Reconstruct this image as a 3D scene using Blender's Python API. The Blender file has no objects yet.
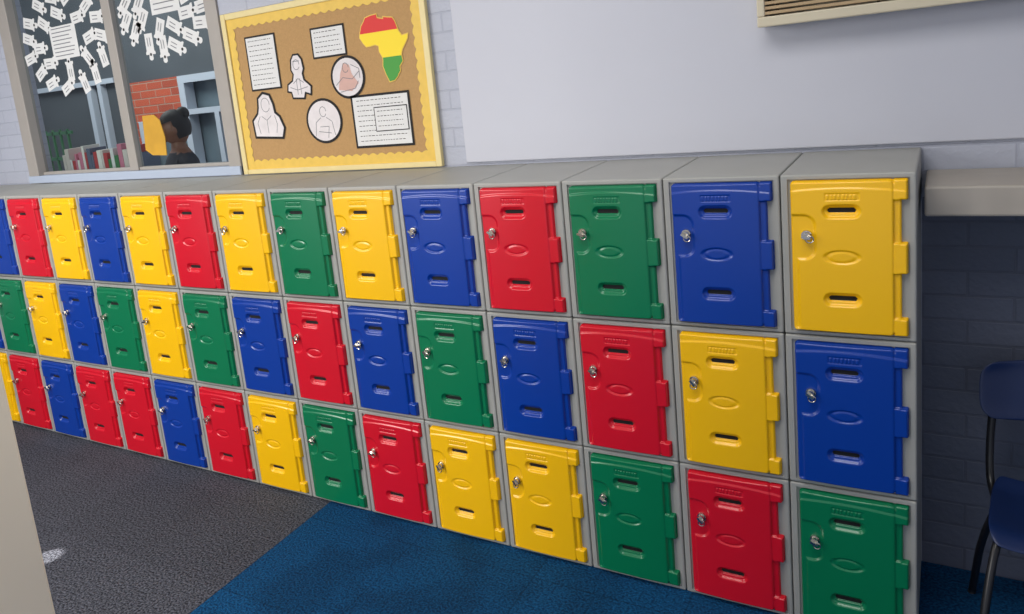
import bpy, bmesh, math, random
import numpy as np
from mathutils import Matrix, Vector
from mathutils.geometry import tessellate_polygon
random.seed(3)
scene=bpy.context.scene
scene.view_settings.view_transform='Standard'
W=0.3155;H=0.45;D=0.444
col=scene.collection
def srgb(r,g,b):
    f=lambda c:(c/255/12.92) if c/255<=0.04045 else ((c/255+0.055)/1.055)**2.4
    return (f(r),f(g),f(b),1)
def mat(name,c,rough=0.5,metal=0,bump=0,bscale=200,var=0,vscale=5,spec=0.5):
    m=bpy.data.materials.new(name);m.use_nodes=True;nt=m.node_tree;b=nt.nodes['Principled BSDF']
    b.inputs['Base Color'].default_value=c;b.inputs['Roughness'].default_value=rough;b.inputs['Metallic'].default_value=metal
    b.inputs['Specular IOR Level'].default_value=spec
    tc=nt.nodes.new('ShaderNodeTexCoord')
    if bump:
        n=nt.nodes.new('ShaderNodeTexNoise');n.inputs['Scale'].default_value=bscale;nt.links.new(tc.outputs['Object'],n.inputs['Vector'])
        bp=nt.nodes.new('ShaderNodeBump');bp.inputs['Strength'].default_value=bump;bp.inputs['Distance'].default_value=0.002
        nt.links.new(n.outputs['Fac'],bp.inputs['Height']);nt.links.new(bp.outputs['Normal'],b.inputs['Normal'])
    if var:
        n=nt.nodes.new('ShaderNodeTexNoise');n.inputs['Scale'].default_value=vscale;nt.links.new(tc.outputs['Object'],n.inputs['Vector'])
        mx=nt.nodes.new('ShaderNodeMix');mx.data_type='RGBA';nt.links.new(n.outputs['Fac'],mx.inputs['Factor'])
        mx.inputs[6].default_value=tuple(x*(1-var) for x in c[:3])+(1,);mx.inputs[7].default_value=tuple(min(1,x*(1+var)) for x in c[:3])+(1,)
        nt.links.new(mx.outputs[2],b.inputs['Base Color'])
    return m
def brick_mat(name,c1,c2,mortar,bump=.6,rough=.6,bw=.225,bh=.075,ms=.01):
    m=bpy.data.materials.new(name);m.use_nodes=True;nt=m.node_tree;b=nt.nodes['Principled BSDF'];b.inputs['Roughness'].default_value=rough
    tc=nt.nodes.new('ShaderNodeTexCoord');sp=nt.nodes.new('ShaderNodeSeparateXYZ');cb=nt.nodes.new('ShaderNodeCombineXYZ')
    nt.links.new(tc.outputs['Object'],sp.inputs[0]);nt.links.new(sp.outputs['X'],cb.inputs['X']);nt.links.new(sp.outputs['Z'],cb.inputs['Y'])
    br=nt.nodes.new('ShaderNodeTexBrick');nt.links.new(cb.outputs[0],br.inputs['Vector'])
    br.inputs['Scale'].default_value=1;br.inputs['Brick Width'].default_value=bw;br.inputs['Row Height'].default_value=bh;br.inputs['Mortar Size'].default_value=ms*.5;br.inputs['Mortar Smooth'].default_value=.4
    br.inputs['Color1'].default_value=c1;br.inputs['Color2'].default_value=c2;br.inputs['Mortar'].default_value=mortar
    nt.links.new(br.outputs['Color'],b.inputs['Base Color'])
    n=nt.nodes.new('ShaderNodeTexNoise');n.inputs['Scale'].default_value=60;nt.links.new(tc.outputs['Object'],n.inputs['Vector'])
    ma=nt.nodes.new('ShaderNodeMath');ma.operation='MULTIPLY_ADD';ma.inputs[1].default_value=-1.0
    nt.links.new(br.outputs['Fac'],ma.inputs[0]);nt.links.new(n.outputs['Fac'],ma.inputs[2])
    bp=nt.nodes.new('ShaderNodeBump');bp.inputs['Strength'].default_value=bump;bp.inputs['Distance'].default_value=.006
    nt.links.new(ma.outputs[0],bp.inputs['Height']);nt.links.new(bp.outputs['Normal'],b.inputs['Normal'])
    return m
def mesh_obj(name,verts,faces,mats=None,parent=None,smooth=False,loc=(0,0,0)):
    me=bpy.data.meshes.new(name);me.from_pydata([tuple(v) for v in verts],[],faces);me.update()
    for m in (mats or []): me.materials.append(m)
    if smooth: me.polygons.foreach_set('use_smooth',[True]*len(me.polygons))
    o=bpy.data.objects.new(name,me);col.objects.link(o);o.location=loc
    if parent:o.parent=parent
    return o
def boxes(name,lst,m,bev=0,parent=None):
    bm=bmesh.new()
    for lo,hi in lst:
        r=bmesh.ops.create_cube(bm,size=1)
        for v in r['verts']: v.co=Vector([(lo[i]+hi[i])/2+v.co[i]*(hi[i]-lo[i]) for i in range(3)])
    if bev: bmesh.ops.bevel(bm,geom=bm.edges[:],offset=bev,segments=2,affect='EDGES',profile=0.5)
    me=bpy.data.meshes.new(name);bm.to_mesh(me);bm.free();me.materials.append(m)
    o=bpy.data.objects.new(name,me);col.objects.link(o)
    if parent:o.parent=parent
    return o
def box(name,lo,hi,m,bev=0,parent=None): return boxes(name,[(lo,hi)],m,bev,parent)
def empty(name,loc=(0,0,0)):
    e=bpy.data.objects.new(name,None);col.objects.link(e);e.location=loc;e.empty_display_size=.1;return e
def slab(name,pts,y0,y1,m,parent=None):
    n=len(pts)
    area_=sum(pts[i][0]*pts[(i+1)%n][1]-pts[(i+1)%n][0]*pts[i][1] for i in range(n))
    if area_<0: pts=pts[::-1]
    V=[(x,y0,z) for x,z in pts]+[(x,y1,z) for x,z in pts]
    T=tessellate_polygon([[Vector((x,z,0)) for x,z in pts]]);F=[]
    for t in T:
        a,b,c=t
        s=(pts[b][0]-pts[a][0])*(pts[c][1]-pts[a][1])-(pts[c][0]-pts[a][0])*(pts[b][1]-pts[a][1])
        if s<0:a,c=c,a
        F.append((a,b,c));F.append((n+c,n+b,n+a))
    for i in range(n): j=(i+1)%n;F.append((i,n+i,n+j,j))
    return mesh_obj(name,V,F,[m],parent)
def tube(name,pts,r,m,parent=None):
    P=[Vector(p) for p in pts];path=[]
    Q=[P[0]*2-P[1]]+P+[P[-1]*2-P[-2]]
    for i in range(1,len(Q)-2):
        for k in range(8):
            t=k/8;a,b,c,d=Q[i-1],Q[i],Q[i+1],Q[i+2]
            path.append(.5*((2*b)+(c-a)*t+(2*a-5*b+4*c-d)*t*t+(3*b-a-3*c+d)*t**3))
    path.append(P[-1]);V=[];F=[];n=14;up=Vector((1,0,0.01))
    for i,p in enumerate(path):
        t=(path[min(i+1,len(path)-1)]-path[max(i-1,0)]).normalized()
        s=t.cross(up)
        if s.length<.1: s=t.cross(Vector((0,0,1)))
        s.normalize();w=t.cross(s)
        for k in range(n):
            a=2*math.pi*k/n;V.append(p+r*(math.cos(a)*s+math.sin(a)*w))
    for i in range(len(path)-1):
        for k in range(n): F.append((i*n+k,i*n+(k+1)%n,(i+1)*n+(k+1)%n,(i+1)*n+k))
    F.append(tuple(range(n)));F.append(tuple(range(len(V)-n,len(V)))[::-1])
    return mesh_obj(name,V,F,[m],parent,smooth=True)
# ---- camera
cp=[0.0622,-2.3289,1.7303,0.5989,0.1846,-0.1185,804.1947,411.693,225.3944]
def axes(p):
    y,pi,r=p[3:6]
    f=Vector((-math.sin(y)*math.cos(pi),math.cos(y)*math.cos(pi),-math.sin(pi)))
    r0=Vector((math.cos(y),math.sin(y),0)); u0=r0.cross(f)
    return f,math.cos(r)*r0+math.sin(r)*u0,math.cos(r)*u0-math.sin(r)*r0
f_,R_,U_=axes(cp)
cam=bpy.data.cameras.new('camera');co=bpy.data.objects.new('camera',cam);col.objects.link(co)
co.matrix_world=Matrix((( R_.x,U_.x,-f_.x,cp[0]),(R_.y,U_.y,-f_.y,cp[1]),(R_.z,U_.z,-f_.z,cp[2]),(0,0,0,1)))
cam.sensor_width=36;cam.lens=cp[6]*36/1024;cam.shift_x=(512-cp[7])/1024;cam.shift_y=(cp[8]-307)/1024
cam.clip_start=0.01
scene.camera=co
# ---- materials
M_gray=mat('locker_grey_plastic',srgb(162,162,158),0.5,bump=0.15,bscale=500,var=0.06,vscale=8)
MC={'R':mat('red_plastic',srgb(212,16,40),0.27,bump=.10,bscale=300,spec=.6),'Y':mat('yellow_plastic',srgb(252,194,4),0.27,bump=.10,bscale=300,spec=.6),
'B':mat('blue_plastic',srgb(6,58,156),0.27,bump=.10,bscale=300,spec=.6),'G':mat('green_plastic',srgb(4,118,76),0.27,bump=.10,bscale=300,spec=.6)}
M_dark=mat('slot_dark',srgb(18,18,20),0.8)
M_chrome=mat('chrome',srgb(205,200,192),0.22,metal=1)
# ---- door heightfield
def rbox(x,z,cx,cz,hx,hz,r):
    qx=np.abs(x-cx)-hx+r;qz=np.abs(z-cz)-hz+r
    return np.hypot(np.maximum(qx,0),np.maximum(qz,0))+np.minimum(np.maximum(qx,qz),0)-r
def ss(a,b,x):
    t=np.clip((x-a)/(b-a),0,1);return t*t*(3-2*t)
DZ=.006
def make_door():
    dx=0.0016
    x0,x1,z0,z1=.020,.2985,.008,.429
    nx=int((x1-x0)/dx)+1;nz=int((z1-z0)/dx)+1
    xs=np.linspace(x0,x1,nx);zs=np.linspace(z0,z1,nz);X,Z=np.meshgrid(xs,zs)
    main=rbox(X,Z,.146,.2185,.120,.2075,.010)
    hs=rbox(X,Z,.270,.2185,.012,.200,.003)
    out=np.minimum(main,hs)
    tabs=None
    for a,b in ((.372,.426),(.178,.262),(.011,.060)):
        t=rbox(X,Z,.280,(a+b)/2,.0165,(b-a)/2,.004);tabs=t if tabs is None else np.minimum(tabs,t)
    out=np.minimum(out,tabs)
    P=0.015
    y=np.full_like(X,P)
    y+=0.004*(1-((X-.144)/.122)**2).clip(0,1)
    s=ss(.2625,.2665,X);y=y*(1-s)+s*(0.006+0.007*(1-ss(-.003,.001,tabs)))
    sc=np.minimum(rbox(X,Z,.045,.275,.042,.062,.030),rbox(X,Z,.028,.14,.016,.125,.010))
    y-=0.005*(1-ss(-.006,.003,sc))
    arch=Z-(.400+.008*(1-((X-.144)/.122)**2));y-=0.003*ss(-.004,.003,arch)
    for cz in (.345,.105):
        s=rbox(X,Z,.148,cz,.045,.019,.0189);y-=0.008*(1-ss(-.008,.002,s))
        y-=0.006*(1-ss(-.002,.0005,rbox(X,Z,.148,cz+.002,.035,.0085,.0084)))
    e=np.hypot((X-.148)/.045,(Z-.222)/.020);y-=0.0035*(1-ss(.78,1.04,e)); y+=0.002*(1-ss(.5,.8,e))
    tb=rbox(X,Z,.150,.384,.040,.0095,.002);y-=0.0018*(1-ss(-.001,.001,tb))
    let=(np.sin((X-.114)*2*np.pi/.009)>-.2)&(rbox(X,Z,.150,.384,.036,.0065,.001)<0);y+=0.0022*let
    y=y*np.sqrt(np.clip(1-(np.clip(out+.006,0,.006)/.006)**2,0,1))
    y=np.where(out>0,-.012,y)
    V=np.stack([X,-y,Z],-1).reshape(-1,3)
    o=out.reshape(-1)
    slit=np.zeros(len(V),bool)
    for cz in (.345,.105): slit|=(rbox(X,Z,.148,cz+.002,.034,.0075,.0075)<0).reshape(-1)
    faces=[];mi=[]
    for j in range(nz-1):
        for i in range(nx-1):
            a=j*nx+i;q=(a,a+1,a+1+nx,a+nx)
            if min(o[k] for k in q)>0.0005: continue
            faces.append(q);mi.append(1 if all(slit[k] for k in q) else 0)
    me=bpy.data.meshes.new('door');me.from_pydata(V.tolist(),[],faces);me.update()
    me.materials.append(MC['R']);me.materials.append(M_dark)
    me.polygons.foreach_set('use_smooth',[True]*len(me.polygons));me.polygons.foreach_set('material_index',mi)
    return me
door_me=make_door()
def make_body():
    bm=bmesh.new();g=.0014
    x0,x1,z0,z1=g,W-g,g,H-g;y0,y1=0,D-.002
    o=[(x0,z0),(x1,z0),(x1,z1),(x0,z1)]
    r=[(.0185,.012),(.3005,.012),(.3005,.4365),(.0185,.4365)]
    fo=[bm.verts.new((a,y0,b)) for a,b in o];bo=[bm.verts.new((a,y1,b)) for a,b in o]
    fi=[bm.verts.new((a,y0,b)) for a,b in r];ri=[bm.verts.new((a,y0+.007,b)) for a,b in r]
    for i in range(4):
        j=(i+1)%4
        bm.faces.new((fo[i],fo[j],fi[j],fi[i]));bm.faces.new((fi[i],fi[j],ri[j],ri[i]));bm.faces.new((fo[j],fo[i],bo[i],bo[j]))
    bm.faces.new(ri);bm.faces.new(bo[::-1])
    be=[e for e in bm.edges if (e.verts[0] in fo+bo and e.verts[1] in fo+bo)]
    bmesh.ops.bevel(bm,geom=be,offset=.005,segments=3,affect='EDGES',profile=.5)
    bmesh.ops.recalc_face_normals(bm,faces=bm.faces[:])
    me=bpy.data.meshes.new('body');bm.to_mesh(me);bm.free();me.materials.append(M_gray)
    return me
body_me=make_body()
def make_lock():
    bm=bmesh.new()
    rot=Matrix.Rotation(math.pi/2,4,'X')
    bmesh.ops.create_cone(bm,cap_ends=True,segments=28,radius1=.0145,radius2=.013,depth=.010,matrix=Matrix.Translation((0,-.005,0))@rot)
    bmesh.ops.create_cone(bm,cap_ends=True,segments=24,radius1=.010,radius2=.009,depth=.012,matrix=Matrix.Translation((0,-.014,0))@rot)
    bmesh.ops.create_cube(bm,size=1,matrix=Matrix.Translation((.0,-.024,-.002))@Matrix.Rotation(.5,4,'Y')@Matrix.Diagonal((.022,.010,.007,1)))
    N=20;n=8;vs=[]
    for i in range(N):
        a=2*math.pi*i/N
        for j in range(n):
            b=2*math.pi*j/n;rr=.0095+.0018*math.cos(b)
            vs.append(bm.verts.new((.006+rr*math.cos(a),-.022+.0018*math.sin(b),-.010+rr*math.sin(a))))
    for i in range(N):
        for j in range(n):
            bm.faces.new((vs[i*n+j],vs[((i+1)%N)*n+j],vs[((i+1)%N)*n+(j+1)%n],vs[i*n+(j+1)%n]))
    bmesh.ops.recalc_face_normals(bm,faces=bm.faces[:])
    me=bpy.data.meshes.new('lock');bm.to_mesh(me);bm.free();me.materials.append(M_chrome);return me
lock_me=make_lock()
rows=["YBGRBYGYRYBYRBYG","BYRBGBRBGYGBYGBR","GRGYYRGYRBRRBRYB"]
for r,s in enumerate(rows):
    for k,c in enumerate(s):
        e=empty('school_locker',(-(k+1)*W,0,(2-r)*H))
        for nm,me in (('body',body_me),('door_panel',door_me),('cam_lock',lock_me)):
            o=bpy.data.objects.new(nm,me);col.objects.link(o);o.parent=e
            if nm=='door_panel':
                o.material_slots[0].link='OBJECT';o.material_slots[0].material=MC[c];o.location=(0,0,DZ)
            if nm=='cam_lock': o.location=(.065,-.009,.281+DZ);o.rotation_euler=(0,random.uniform(-.6,.6),0)
# ---- room shell
M_brickw=brick_mat('painted_brick',srgb(178,182,196),srgb(174,178,192),srgb(168,172,187),bump=.45)
M_brickshade=brick_mat('painted_brick_shade',srgb(96,102,120),srgb(91,97,114),srgb(89,94,110),bump=.4)  # same painted brick, colour darkened to paint in the shade under the ledge
M_panel=mat('smooth_painted_wall',srgb(195,197,208),0.6,bump=.08,bscale=40,var=.02,vscale=3)
M_ceil=mat('ceiling_white',srgb(225,225,222),0.9)
def carpet(name,c,c2,patch,seam):
    m=bpy.data.materials.new(name);m.use_nodes=True;nt=m.node_tree;b=nt.nodes['Principled BSDF'];b.inputs['Roughness'].default_value=.95
    b.inputs['Specular IOR Level'].default_value=.15
    tc=nt.nodes.new('ShaderNodeTexCoord')
    n=nt.nodes.new('ShaderNodeTexNoise');n.inputs['Scale'].default_value=120;n.inputs['Detail'].default_value=3;nt.links.new(tc.outputs['Object'],n.inputs['Vector'])
    rp=nt.nodes.new('ShaderNodeValToRGB');rp.color_ramp.elements[0].position=.36;rp.color_ramp.elements[1].position=.66
    rp.color_ramp.elements[0].color=c;rp.color_ramp.elements[1].color=c2;nt.links.new(n.outputs['Fac'],rp.inputs[0])
    n2=nt.nodes.new('ShaderNodeTexNoise');n2.inputs['Scale'].default_value=2.6;n2.inputs['Detail'].default_value=5;nt.links.new(tc.outputs['Object'],n2.inputs['Vector'])
    r2=nt.nodes.new('ShaderNodeValToRGB');r2.color_ramp.elements[0].position=.48;r2.color_ramp.elements[1].position=.56
    r2.color_ramp.elements[0].color=(1,1,1,1);r2.color_ramp.elements[1].color=(patch,patch,patch,1);nt.links.new(n2.outputs['Fac'],r2.inputs[0])
    mx=nt.nodes.new('ShaderNodeMix');mx.data_type='RGBA';mx.blend_type='MULTIPLY';mx.inputs['Factor'].default_value=1
    nt.links.new(rp.outputs[0],mx.inputs[6]);nt.links.new(r2.outputs[0],mx.inputs[7])
    br=nt.nodes.new('ShaderNodeTexBrick');br.offset=0;br.inputs['Scale'].default_value=1;br.inputs['Brick Width'].default_value=.5;br.inputs['Row Height'].default_value=.5;br.inputs['Mortar Size'].default_value=.003
    br.inputs['Color1'].default_value=(1,1,1,1);br.inputs['Color2'].default_value=(.86,.86,.86,1);br.inputs['Mortar'].default_value=(seam,seam,seam,1)
    mp=nt.nodes.new('ShaderNodeMapping');mp.inputs['Location'].default_value=(.11,.13,0);nt.links.new(tc.outputs['Object'],mp.inputs[0]);nt.links.new(mp.outputs[0],br.inputs['Vector'])
    m2=nt.nodes.new('ShaderNodeMix');m2.data_type='RGBA';m2.blend_type='MULTIPLY';m2.inputs['Factor'].default_value=1
    nt.links.new(mx.outputs[2],m2.inputs[6]);nt.links.new(br.outputs['Color'],m2.inputs[7]);nt.links.new(m2.outputs[2],b.inputs['Base Color'])
    bp=nt.nodes.new('ShaderNodeBump');bp.inputs['Strength'].default_value=1;bp.inputs['Distance'].default_value=.007
    nt.links.new(n.outputs['Fac'],bp.inputs['Height']);nt.links.new(bp.outputs['Normal'],b.inputs['Normal'])
    return m
M_cg=carpet('grey_carpet',srgb(34,36,44),srgb(102,105,116),.95,.85)
M_cb=carpet('blue_carpet',srgb(6,50,88),srgb(20,88,138),.76,.65)
box('floor',(-7,-4.5,-.1),(-2.11,D,0),M_cg)
box('floor_carpet_tiles',(-2.11,-4.5,-.1),(2.5,D,0),M_cb)
WY=.444
boxes('wall_back',[((-7,WY,0),(-4.56,WY+.15,2.8)),((-4.56,WY,0),(-2.77,WY+.15,1.33)),((-4.56,WY,2.6),(-2.77,WY+.15,2.8)),((-2.77,WY,0),(0,WY+.15,2.8)),((0,WY,1.2),(2.5,WY+.15,2.8))],M_brickw)
box('wall_back_dado',(0,WY,0),(2.5,WY+.15,1.2),M_brickshade)  # wall part below the ledge, its shadow put into the brick colour
box('wall_panel',(-1.525,.43,1.362),(2.5,WY+.001,2.8),M_panel,bev=.004)
box('wall_right',(2.5,-4.5,0),(2.65,WY+.15,2.8),M_panel)
box('wall_left',(-7.15,-4.5,0),(-7,WY+.15,2.8),M_panel)
box('ceiling',(-7.15,-4.5,2.8),(2.65,WY+.15,2.9),M_ceil)
M_cream=mat('cream_gloss_paint',srgb(240,226,204),.45,var=.04,vscale=4)
box('door_frame',(-1.95,-1.75,0),(-1.37,-1.6,2.8),M_cream,bev=.006)
M_ledge=mat('ledge_board',srgb(176,168,158),.5,var=.15,vscale=9)
boxes('wall_ledge',[((.012,.16,1.20),(2.5,WY,1.281))],M_ledge,bev=.006)
# ---- window
M_wood=mat('window_frame_paint',srgb(164,158,152),.45,var=.06,vscale=14)
M_sill=mat('sill_pale_blue',srgb(176,188,208),.5)
win=empty('window_1')
boxes('frame',[((-4.56,WY-.012,1.33),(-4.46,WY+.06,2.6)),((-3.635,WY+.012,1.395),(-3.565,WY+.055,2.52)),((-2.85,WY-.012,1.33),(-2.77,WY+.06,2.6)),((-4.46,WY-.012,2.52),(-2.85,WY+.06,2.6)),
  ((-4.46,WY+.02,1.395),(-3.635,WY+.055,1.412)),((-3.565,WY+.02,1.395),(-2.85,WY+.055,1.412))],M_wood,bev=.004,parent=win)
boxes('sill',[((-4.56,WY-.02,1.352),(-2.77,WY+.14,1.395))],M_sill,bev=.003,parent=win)
gm=bpy.data.materials.new('window_glass');gm.use_nodes=True;nt=gm.node_tree;nt.nodes.clear()
ou=nt.nodes.new('ShaderNodeOutputMaterial');mxs=nt.nodes.new('ShaderNodeMixShader');tr=nt.nodes.new('ShaderNodeBsdfTransparent');gl=nt.nodes.new('ShaderNodeBsdfGlossy');fr=nt.nodes.new('ShaderNodeLayerWeight')
tr.inputs[0].default_value=(.64,.70,.70,1);gl.inputs['Roughness'].default_value=.03;fr.inputs[0].default_value=.3
nt.links.new(fr.outputs['Fresnel'],mxs.inputs[0]);nt.links.new(tr.outputs[0],mxs.inputs[1]);nt.links.new(gl.outputs[0],mxs.inputs[2]);nt.links.new(mxs.outputs[0],ou.inputs[0])
gy=WY+.04
mesh_obj('glass',[(-4.46,gy,1.40),(-3.635,gy,1.40),(-3.635,gy,2.52),(-4.46,gy,2.52),(-3.565,gy,1.40),(-2.85,gy,1.40),(-2.85,gy,2.52),(-3.565,gy,2.52)],[(0,1,2,3),(4,5,6,7)],[gm],parent=win)
# ---- paper dolls on the glass
M_paper=mat('white_paper',srgb(222,222,222),.8,var=.05,vscale=20)
M_ink=mat('black_ink',srgb(28,26,28),.8)
M_pale=mat('doll_grey',srgb(120,122,128),.8)
def dolls(name,cx,cz,rings,rangea,sheets):
    V=[];F=[];MI=[];yb=WY+.034;cnt=[0]
    def poly(pts,mi,dy=0):
        b=len(V);V.extend([(x,yb-dy,z) for x,z in pts]);F.append(list(range(b,b+len(pts))));MI.append(mi)
    for (rx,rz,n) in rings:
        for i in range(n):
            full=rangea[1]-rangea[0]>6
            a=rangea[0]+(rangea[1]-rangea[0])*(i+random.uniform(-.12,.12))/(n if full else n-1)
            x=cx+rx*math.cos(a)*random.uniform(.95,1.05);z=cz+rz*math.sin(a)*random.uniform(.95,1.05);t=a*.35+random.uniform(-.3,.3)
            if math.cos(a)<0: t=(a-math.pi)*.35+random.uniform(-.3,.3)
            c,s=math.cos(t),math.sin(t);g=1.14;cnt[0]+=1;d0=.0002*(cnt[0]%7)
            def T(u,v): return (x+g*(u*c-v*s),z+g*(u*s+v*c))
            body=[(-.052,-.026),(.024,-.026),(.030,-.032),(.040,-.032),(.040,-.012)]+[(.050+.017*math.sin(q),-.016*math.cos(q)) for q in (.5,1.0,1.57,2.1,2.6)]+[(.040,.012),(.040,.032),(.030,.032),(.024,.026),(-.052,.026)]
            poly([T(u,v) for u,v in body],0,d0)
            poly([T(.040+.007*math.cos(q),.007*math.sin(q)) for q in [k*math.pi/4 for k in range(8)]],1,.0016)
            for k in range(2):
                v=-.012+.016*k;poly([T(-.034,v),T(.004,v),T(.004,v+.004),T(-.034,v+.004)],2,.0016)
    for (a,b,c,d) in sheets:
        poly([(a,c),(b,c),(b,d),(a,d)],0,.002)
        nl=8
        for j in range(nl):
            zz=d-(d-c)*(j+.7)/(nl+.5);e=random.random()*.05;poly([(a+.02,zz),(b-.02-e,zz),(b-.02-e,zz+.005),(a+.02,zz+.005)],2,.003)
    o=mesh_obj(name,V,F,[M_paper,M_ink,M_pale])
    o.data.polygons.foreach_set('material_index',MI)
    return o
dolls('paper_doll_display',-4.03,2.13,[(.225,.15,8),(.35,.245,15)],(0,2*math.pi),[(-4.15,-3.91,2.04,2.22)])
dolls('paper_doll_display',-3.18,2.22,[(.19,.13,6),(.30,.215,10)],(-math.pi*1.05,math.pi*.05),[(-3.27,-3.06,2.17,2.40)])
M_yp=mat('yellow_card',srgb(206,156,48),.7,var=.2,vscale=10)
slab('yellow_card',[(-3.50,1.50),(-3.45,1.47),(-3.34,1.465),(-3.33,1.56),(-3.35,1.65),(-3.39,1.68),(-3.48,1.68)],WY+.030,WY+.034,M_yp)
# ---- exterior
M_brick=brick_mat('orange_brick',srgb(186,84,56),srgb(160,70,48),srgb(160,140,125),bh=.075)
M_ext=mat('exterior_grey',srgb(70,76,82),.7,var=.3,vscale=2)
M_white=mat('white_upvc',srgb(178,186,198),.4)
M_winref=mat('dark_window_glass',srgb(90,104,112),.15,var=.4,vscale=3)
fac=empty('building_facade')
boxes('brick',[((-6.95,3,0),(-6.72,3.2,1.97)),((-6.72,3,1.58),(-6.05,3.2,1.97)),((-5.2,3,0),(-4.2,3.2,1.97)),((-6.72,3,0),(-5.2,3.2,1.05))],M_brick,parent=fac)
boxes('cladding',[((-12,3.05,0),(-6.95,3.2,3.2)),((-6.95,3.02,1.97),(-4.2,3.2,3.2))],M_ext,parent=fac)
boxes('white_frames',[((-7.47,2.98,1.0),(-7.40,3.05,2.0)),((-7.28,2.98,1.0),(-7.22,3.05,2.0)),((-8.6,2.98,2.0),(-7.0,3.05,2.05)),((-6.05,2.98,1.05),(-5.97,3.1,1.97)),((-5.62,2.98,1.12),(-5.56,3.1,1.60)),((-5.28,2.98,1.05),(-5.2,3.1,1.97)),((-5.97,2.98,1.05),(-5.28,3.1,1.12)),((-5.97,2.98,1.60),(-5.28,3.1,1.65)),((-5.97,2.98,1.90),(-5.28,3.1,1.97)),((-6.72,2.98,1.05),(-6.66,3.1,1.58))],M_white,parent=fac)
boxes('panes',[((-6.72,3.12,1.0),(-5.2,3.14,2.0))],M_winref,parent=fac)
M_paving=mat('paving',srgb(110,108,104),.9,var=.2,vscale=4)
box('ground_courtyard',(-12,WY+.15,-.1),(-2,3.2,-.0),M_paving)
M_green=mat('green_fence',srgb(40,92,60),.6)
fn=[((-9,2.4,z),(-7.0,2.42,z+.03)) for z in (1.0,1.3,1.55)]+[((-9+.12*i,2.4,.0),(-8.98+.12*i,2.42,1.6)) for i in range(17)]
boxes('green_fence',fn,M_green)
bs=empty('book_row')
M_shelf=mat('shelf_board',srgb(150,140,120),.6)
boxes('shelf',[((-4.5,WY+.155,1.30),(-3.6,WY+.29,1.33)),((-4.5,WY+.25,0),(-4.46,WY+.29,1.30)),((-3.64,WY+.25,0),(-3.6,WY+.29,1.30))],M_shelf,parent=bs)
bc=[srgb(220,220,215),srgb(60,120,70),srgb(200,120,140),srgb(230,225,215),srgb(90,100,120),srgb(180,60,60),srgb(210,200,190)]
bm_=[mat('book_cover_%d'%i,c,.6) for i,c in enumerate(bc)]
x=-4.46
while x<-3.72:
    w=random.uniform(.018,.045);h=random.uniform(.12,.21)
    box('book',(x,WY+.165,1.33),(x+w-.003,WY+.28,1.33+h),random.choice(bm_),parent=bs);x+=w
# ---- notice board
nb=empty('notice_board')
M_hess=mat('hessian',srgb(184,146,98),.95,bump=.8,bscale=260,var=.12,vscale=120)
M_ybord=mat('yellow_border_card',srgb(228,190,84),.6,var=.1,vscale=30)
M_bframe=mat('board_frame',srgb(226,208,150),.5,var=.06,vscale=20)
bx0,bx1,bz0,bz1=-2.745,-1.632,1.353,2.10
fw=.028;WB=WY-.002
boxes('frame',[((bx0,WB-.022,bz0),(bx0+fw,WB,bz1)),((bx1-fw,WB-.022,bz0),(bx1,WB,bz1)),((bx0+fw,WB-.021,bz1-fw),(bx1-fw,WB,bz1)),((bx0+fw,WB-.021,bz0),(bx1-fw,WB,bz0+fw*.8))],M_bframe,bev=.003,parent=nb)
box('hessian',(bx0+fw,WB-.012,bz0+.02),(bx1-fw,WB-.001,bz1-.02),M_hess,parent=nb)
def scallop():
    V=[];F=[]
    ix0,ix1,iz0,iz1=bx0+fw,bx1-fw,bz0+fw*.8,bz1-fw
    wd=.045;st=.005
    def side(p0,p1,nrm,y):
        L=math.hypot(p1[0]-p0[0],p1[1]-p0[1]);n=int(L/st)
        for i in range(n+1):
            t=i/n;a=(p0[0]+(p1[0]-p0[0])*t,p0[1]+(p1[1]-p0[1])*t)
            d=wd*(.80+.22*abs(math.sin(math.pi*t*L/.045)))
            b=len(V);V.append((a[0],y,a[1]));V.append((a[0]+nrm[0]*d,y,a[1]+nrm[1]*d))
            if i: F.append((b-2,b,b+1,b-1))
    y=WB-.0135
    side((ix0,iz0),(ix1,iz0),(0,1),y);side((ix1,iz0),(ix1,iz1),(-1,0),y-.0006);side((ix1,iz1),(ix0,iz1),(0,-1),y);side((ix0,iz1),(ix0,iz0),(1,0),y-.0006)
    mesh_obj('scalloped_border',V,F,[M_ybord],parent=nb)
scallop()
yp=WB-.0145
def page(name,x0,x1,z0,z1,lines=0,bord=.008,paper=M_paper,hx=0.012,dy=0):
    y=yp-dy
    R=lambda b:[(x0-b,z0-b),(x1+b,z0-b),(x1+b,z1+b),(x0-b,z1+b)]
    if bord: slab(name+'_backing',R(bord),y-.0006,y,M_ink,parent=nb)
    slab(name,R(0),y-.0014,y-.0007,paper,parent=nb)
    if lines:
        V=[];F=[]
        for j in range(lines):
            z=z1-(z1-z0)*(j+.75)/(lines+.6);x=x0+hx
            end=x1-hx-random.random()*.02
            while x<end:
                l=min(random.uniform(.006,.018),end-x);h=.0026;b=len(V)
                V+= [(x,y-.0018,z),(x+l,y-.0018,z),(x+l,y-.0018,z+h),(x,y-.0018,z+h)];F.append((b,b+1,b+2,b+3));x+=l+.005
        mesh_obj(name+'_text',V,F,[M_ink],parent=nb)
page('typed_page',-2.61,-2.44,1.745,1.975,10)
page('typed_page_small',-2.22,-2.05,1.85,1.965,5)
page('document',-2.045,-1.765,1.455,1.66,9,bord=.010,hx=.02)
page('caption_card',-1.935,-1.775,1.515,1.61,4,bord=.004,dy=.0022)
M_draw=mat('pencil_drawing',srgb(224,218,220),.8,var=.14,vscale=25)
M_pink=mat('drawing_pink',srgb(208,170,160),.8,var=.1,vscale=30)
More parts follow.
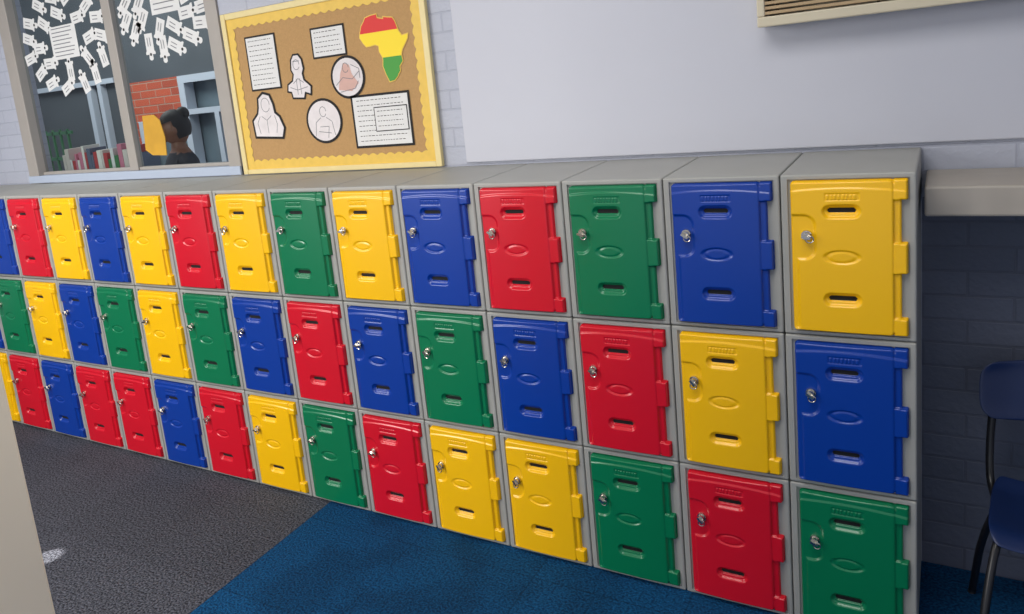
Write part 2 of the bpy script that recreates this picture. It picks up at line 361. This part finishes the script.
def ell(cx,cz,rx,rz,n=32): return [(cx+rx*math.cos(2*math.pi*i/n),cz+rz*math.sin(2*math.pi*i/n)) for i in range(n)]
def offset(p,d):
    n=len(p);A_=sum(p[i][0]*p[(i+1)%n][1]-p[(i+1)%n][0]*p[i][1] for i in range(n));s=1 if A_>0 else -1;o=[]
    for i in range(n):
        a,b,c=p[i-1],p[i],p[(i+1)%n]
        n1=Vector((b[1]-a[1],a[0]-b[0])).normalized();n2=Vector((c[1]-b[1],b[0]-c[0])).normalized()
        m=(n1+n2)
        m=m/max(m.length_squared/2,.5) if m.length>1e-6 else n1
        o.append((b[0]+s*d*m.x,b[1]+s*d*m.y))
    return o
def cut(name,pts,m,bord=.011,mb=None):
    slab(name+'_backing',offset(pts,bord),yp-.0006,yp,mb or M_ink,parent=nb);slab(name,pts,yp-.0014,yp-.0007,m,parent=nb)
def strokes(name,lines,m=M_pale,w=.0026,y=yp-.0018):
    V=[];F=[]
    for ln in lines:
        for (a,b) in zip(ln[:-1],ln[1:]):
            dx,dz=b[0]-a[0],b[1]-a[1];L=math.hypot(dx,dz) or 1;nx,nz=-dz/L*w/2,dx/L*w/2;k=len(V)
            V+=[(a[0]-nx,y,a[1]-nz),(b[0]-nx,y,b[1]-nz),(b[0]+nx,y,b[1]+nz),(a[0]+nx,y,a[1]+nz)];F.append((k,k+1,k+2,k+3))
    mesh_obj(name,V,F,[m],parent=nb)
cut('oval_drawing',ell(-2.055,1.75,.080,.080),M_draw)
slab('oval_figure',[(-2.11,1.70),(-2.04,1.69),(-2.00,1.72),(-2.03,1.76),(-2.04,1.80),(-2.07,1.81),(-2.09,1.77)],yp-.0022,yp-.0015,M_pink,parent=nb)
strokes('oval_lines',[ell(-2.06,1.79,.016,.02,12),[(-2.12,1.72),(-2.08,1.75),(-2.03,1.74),(-1.99,1.77)],[(-2.10,1.69),(-2.02,1.70),(-2.00,1.73)],[(-2.03,1.80),(-1.99,1.78),(-1.99,1.74)]],y=yp-.0026)
cut('round_drawing',ell(-2.215,1.575,.090,.088),M_draw)
strokes('round_lines',[ell(-2.215,1.615,.018,.022,14),[(-2.23,1.59),(-2.26,1.57),(-2.27,1.51)],[(-2.20,1.59),(-2.17,1.57),(-2.16,1.51)],[(-2.24,1.55),(-2.19,1.55),(-2.20,1.50)],[(-2.25,1.53),(-2.18,1.52)]])
arch=[(-2.63,1.53),(-2.47,1.52),(-2.455,1.56),(-2.475,1.61),(-2.50,1.63),(-2.505,1.67),(-2.52,1.71),(-2.555,1.72),(-2.585,1.70),(-2.59,1.66),(-2.60,1.63),(-2.635,1.60)]
cut('portrait_drawing',arch,M_draw)
strokes('portrait_lines',[ell(-2.548,1.67,.026,.032,14),[(-2.59,1.62),(-2.61,1.59),(-2.60,1.54)],[(-2.50,1.62),(-2.49,1.58),(-2.50,1.54)],[(-2.58,1.62),(-2.55,1.60),(-2.52,1.62)],[(-2.55,1.60),(-2.55,1.54)]])
fig=[(-2.37,1.69),(-2.31,1.685),(-2.30,1.71),(-2.27,1.70),(-2.265,1.73),(-2.30,1.76),(-2.305,1.79),(-2.295,1.81),(-2.30,1.85),(-2.315,1.87),(-2.34,1.87),(-2.355,1.85),(-2.36,1.81),(-2.35,1.79),(-2.36,1.76),(-2.39,1.745),(-2.395,1.72),(-2.375,1.715)]
cut('figure_cutout',fig,M_draw,.008)
strokes('figure_lines',[ell(-2.33,1.83,.018,.022,12),[(-2.35,1.845),(-2.31,1.845)],[(-2.36,1.75),(-2.33,1.77),(-2.30,1.75)],[(-2.34,1.77),(-2.34,1.70)],[(-2.32,1.77),(-2.32,1.70)],[(-2.38,1.735),(-2.34,1.72),(-2.28,1.73)]])
af=[(-17,15),(-16,20),(-13,27),(-9,31),(-6,35),(2,36.5),(10,37),(11,33),(15,32),(20,31),(20,33),(25,32),(32,31),(35,27),(37,21),(39,16),(43,11),(47,11.5),(51,12),(50,8),(47,4),(41,-3),(39,-8),(40,-15),(37,-18),(35,-20),(35,-25),(32,-28),(31,-30),(26,-34),(19,-35),(17,-31),(15,-27),(12,-18),(13,-12),(13,-9),(9,-2),(9,4),(4,6),(-4,5),(-9,5),(-13,9)]
def A(p): return (-1.965+(p[0]+17)/68*.235,1.712+(p[1]+35)/72*.272)
def clip(poly,z,keep_above):
    out=[]
    for i in range(len(poly)):
        a,b=poly[i],poly[(i+1)%len(poly)]
        ia=(a[1]>=z)==keep_above;ib=(b[1]>=z)==keep_above
        if ia: out.append(a)
        if ia!=ib:
            t=(z-a[1])/(b[1]-a[1]);out.append((a[0]+(b[0]-a[0])*t,z))
    return out
ap=[A(p) for p in af]
M_afr=mat('map_red',srgb(214,34,30),.6);M_afy=mat('map_yellow',srgb(246,216,30),.6);M_afg=mat('map_green',srgb(60,150,50),.6)
slab('africa_backing',offset(ap,.004),yp-.0006,yp,M_ybord,parent=nb)
up=clip(ap,1.915,True);md=clip(clip(ap,1.915,False),1.81,True);lw=clip(ap,1.81,False)
for n_,p_,m_ in (('africa_red',up,M_afr),('africa_yellow',md,M_afy),('africa_green',lw,M_afg)): slab(n_,p_,yp-.0016,yp-.0007,m_,parent=nb)
# ---- wall heater
ht=empty('wall_fan_heater')
M_hc=mat('heater_cream',srgb(206,196,172),.4,var=.04,vscale=6)
M_hb=mat('heater_grille_brown',srgb(176,150,114),.5)
hx0,hx1=-.415,.75;hy=.32
boxes('casing',[((hx0,hy,1.745),(hx1,.428,1.775)),((hx0,hy,2.03),(hx1,.428,2.06)),((hx0,hy,1.775),(hx0+.022,.428,2.03)),((hx1-.022,hy,1.775),(hx1,.428,2.03)),((hx0+.022,.410,1.775),(hx1-.022,.428,2.03))],M_hc,bev=.004,parent=ht)
sl=[((hx0+.022,hy+.004,1.780+.0145*i),(hx1-.022,hy+.022,1.789+.0145*i)) for i in range(17)]
boxes('grille_slats',sl,M_hb,bev=.001,parent=ht)
boxes('grille_posts',[((hx0+.05+.26*i,hy+.022,1.775),(hx0+.058+.26*i,hy+.028,2.03)) for i in range(5)],mat('heater_inner',srgb(70,56,42),.7),parent=ht)
# ---- chair
ch=empty('school_chair')
M_cp=mat('blue_chair_plastic',srgb(18,38,82),.35,bump=.1,bscale=200)
M_blk=mat('black_steel',srgb(26,26,30),.3)
cx=.345
def shell(name,fn,nu,nv,m,th=.006):
    V=[];F=[]
    for j in range(nv+1):
        for i in range(nu+1): V.append(fn(i/nu*2-1,j/nv))
    for j in range(nv):
        for i in range(nu):
            a=j*(nu+1)+i;F.append((a,a+1,a+nu+2,a+nu+1))
    o=mesh_obj(name,V,F,[m],parent=ch,smooth=True)
    so=o.modifiers.new('s','SOLIDIFY');so.thickness=th;ss_=o.modifiers.new('u','SUBSURF');ss_.levels=1;ss_.render_levels=2
    return o
def seat(u,v):
    w=.195*(1-.12*v)*(1-.10*(abs(v*2-1))**6)
    y=-.04+.30*v
    z=.405-.03*(max(0,.18-v)/.18)**1.6-.014*math.sin(math.pi*v)*(1-u*u)+.012*abs(u)**4+.02*max(0,v-.85)/.15
    return (cx+u*w,y,z)
def back(u,v):
    w=.205*(1-.14*abs(v*2-1)**5)
    z=.60+.155*v;y=.295+.03*v+(-.035*abs(u)**2.2)
    return (cx+u*w,y,z+.01*math.cos(u*1.5)*(v*2-1))
shell('seat',seat,14,14,M_cp);shell('backrest',back,14,8,M_cp)
for i,s in enumerate((-1,1)):
    tube('leg_%d'%(1+2*i),[(cx+s*.150,.03,.385),(cx+s*.175,-.02,.365),(cx+s*.20,-.09,.20),(cx+s*.215,-.13,.0)],.010,M_blk,ch)
    tube('leg_%d'%(2+2*i),[(cx+s*.150,.03,.385),(cx+s*.165,.16,.375),(cx+s*.195,.25,.22),(cx+s*.215,.33,.0)],.010,M_blk,ch)
    tube('back_support_%d'%(i+1),[(cx+s*.135,.05,.385),(cx+s*.165,.20,.385),(cx+s*.178,.275,.44),(cx+s*.172,.312,.60),(cx+s*.15,.335,.74)],.010,M_blk,ch)
tube('cross_bar',[(cx-.15,.05,.384),(cx,.05,.38),(cx+.15,.05,.384)],.009,M_blk,ch)
# ---- person beyond the window
pe=empty('person',(-4.16,1.27,0))
M_skin=mat('skin',srgb(130,86,64),.5);M_top=mat('dark_jacket',srgb(34,36,46),.8);M_hair=mat('dark_hair',srgb(18,14,14),.6);M_shirt=mat('pale_sleeve',srgb(190,196,215),.8)
def person():
    V=[];E=[];Rr=[]
    def add(p,r,par=None):
        V.append(p);Rr.append(r);i=len(V)-1
        if par is not None:E.append((par,i))
        return i
    pel=add((0,0,.88),.14);ab=add((0,0,1.02),.125,pel);chst=add((0,-.01,1.20),.15,ab);nk0=add((0,0,1.36),.085,chst);nk=add((0,-.005,1.43),.052,nk0);hd=add((0,-.01,1.50),.055,nk)
    for s in (-1,1):
        hip=add((s*.09,0,.82),.10,pel);kn=add((s*.10,-.01,.46),.062,hip);an=add((s*.10,.01,.09),.042,kn);add((s*.105,-.12,.035),.035,an)
        sh=add((s*.16,0,1.33),.065,nk0);el=add((s*.23,-.04,1.10),.046,sh);wr=add((s*.13,-.26,1.26),.030,el);pm=add((s*.10,-.32,1.31),.030,wr)
        for q,(dx,dz,l) in enumerate(((.028,.01,.06),(.010,.012,.07),(-.008,.012,.075),(-.026,.01,.065))):
            f1=add((s*.10+dx,-.35,1.345+dz),.009,pm);add((s*.10+dx*.8,-.35-l*.5,1.36+dz),.008,f1)
        add((s*.10-s*.045,-.335,1.34),.010,pm)
    me=bpy.data.meshes.new('figure');me.from_pydata(V,E,[]);o=bpy.data.objects.new('figure',me);col.objects.link(o);o.parent=pe
    sk=o.modifiers.new('skin','SKIN');sk.use_smooth_shade=True
    for i,sv in enumerate(me.skin_vertices[0].data): sv.radius=(Rr[i],Rr[i]*(.72 if i in (0,1,2) else 1));sv.use_root=(i==0)
    sb=o.modifiers.new('sub','SUBSURF');sb.levels=2;sb.render_levels=2
    bpy.context.view_layer.update()
    dg=bpy.context.evaluated_depsgraph_get();m2=bpy.data.meshes.new_from_object(o.evaluated_get(dg))
    for m in (M_top,M_skin,M_shirt,mat('trousers',srgb(40,42,52),.8)): m2.materials.append(m)
    for p in m2.polygons:
        c=p.center;p.use_smooth=True
        if c.z>1.40 and c.y>-.2: p.material_index=1
        elif c.y<-.28 and c.z>.9: p.material_index=1
        elif c.y<-.17 and c.z>.9: p.material_index=2
        elif c.z<.86: p.material_index=3
        else: p.material_index=0
    o.modifiers.clear();o.data=m2
    bm=bmesh.new();bmesh.ops.create_uvsphere(bm,u_segments=32,v_segments=24,radius=1)
    for v in bm.verts:
        x,y,z=v.co
        X=x*.075;Y=y*.095;Z=z*.112
        if z<-.2: k=1-.32*(-z-.2);X*=k;Y*=(1-.18*(-z-.2))
        if y<0:
            Y-=.016*math.exp(-((x/.16)**2+((z+.12)/.22)**2))
            Y+=.010*(math.exp(-(((abs(x)-.38)/.18)**2+((z-.05)/.12)**2)))
            Y-=.005*math.exp(-((x/.3)**2+((z+.48)/.09)**2))
        v.co=(X,Y,Z)
    for f in bm.faces:f.smooth=True
    me=bpy.data.meshes.new('head');bm.to_mesh(me);bm.free();me.materials.append(M_skin)
    h=bpy.data.objects.new('head',me);col.objects.link(h);h.parent=pe;h.location=(0,-.015,1.56);h.rotation_euler=(.25,0,-.5)
    def part(nm,m,loc,sc,keep=None):
        bm=bmesh.new();bmesh.ops.create_uvsphere(bm,u_segments=24,v_segments=16,radius=1)
        if keep: bmesh.ops.delete(bm,geom=[v for v in bm.verts if not keep(v.co)],context='VERTS')
        for f in bm.faces:f.smooth=True
        me=bpy.data.meshes.new(nm);bm.to_mesh(me);bm.free();me.materials.append(m)
        q=bpy.data.objects.new(nm,me);col.objects.link(q);q.parent=h;q.location=loc;q.scale=sc
    part('hair',M_hair,(0,.008,.012),(.083,.104,.116),lambda c:c.z>.35 or c.y>-.05 and c.z>-.75)
    part('hair_bun',M_hair,(0,.085,.075),(.045,.045,.045))
    M_eye=mat('eye_white',srgb(225,225,222),.3)
    for s in (-1,1):
        part('eye',M_eye,(s*.028,-.078,.006),(.012,.008,.007));part('pupil',M_ink,(s*.028,-.084,.006),(.005,.004,.005))
        part('ear',M_skin,(s*.076,.005,-.005),(.010,.018,.030))
    part('lips',mat('lips',srgb(120,55,52),.5),(0,-.083,-.052),(.022,.008,.007))
person()
pe.rotation_euler=(0,0,-.35)
# ---- light
wd=bpy.data.worlds.new('world');scene.world=wd;wd.use_nodes=True
wd.node_tree.nodes['Background'].inputs[0].default_value=(.82,.88,1,1);wd.node_tree.nodes['Background'].inputs[1].default_value=.70
def area(nm,loc,tgt,e,sx,sy,c=(1,1,1)):
    L=bpy.data.lights.new(nm,'AREA');L.shape='RECTANGLE';L.energy=e;L.size=sx;L.size_y=sy;L.color=c
    lo=bpy.data.objects.new(nm,L);col.objects.link(lo);lo.location=loc;lo.rotation_euler=(Vector(tgt)-Vector(loc)).to_track_quat('-Z','Y').to_euler()
area('window_daylight',(-3.8,-3.9,2.2),(-.8,0,.9),122,1.9,1.2,(1,.97,.925))  # area lamp standing inside the room for an assumed, unseen daylight window
area('assumed_ceiling_light',(-.6,-1.3,2.78),(-.6,-1.3,0),30,1.2,1.2,(1,.97,.92))  # added area lamp for an assumed ceiling fitting out of view
area('assumed_ceiling_light',(-4,-1.3,2.78),(-4,-1.3,0),30,1.2,1.2,(1,.97,.92))  # second added lamp, same assumed overhead fitting further left
area('courtyard_daylight',(-6,1.3,3.6),(-6.3,3.0,1.3),130,2.5,1.2,(1,.98,.95))  # lamp added above the courtyard to stand in for daylight on the facade
sp=bpy.data.lights.new('added_sun_patch_spot','SPOT');sp.energy=1900;sp.spot_size=.034;sp.spot_blend=.4;sp.shadow_soft_size=.01;sp.color=(1,.94,.85)  # narrow spot lamp added indoors to throw the sun patch on the floor
so=bpy.data.objects.new('added_sun_patch_spot',sp);col.objects.link(so);so.location=(-3.6,-2.6,2.4);so.rotation_euler=(Vector((-2.95,-.78,0))-so.location).to_track_quat('-Z','Y').to_euler()
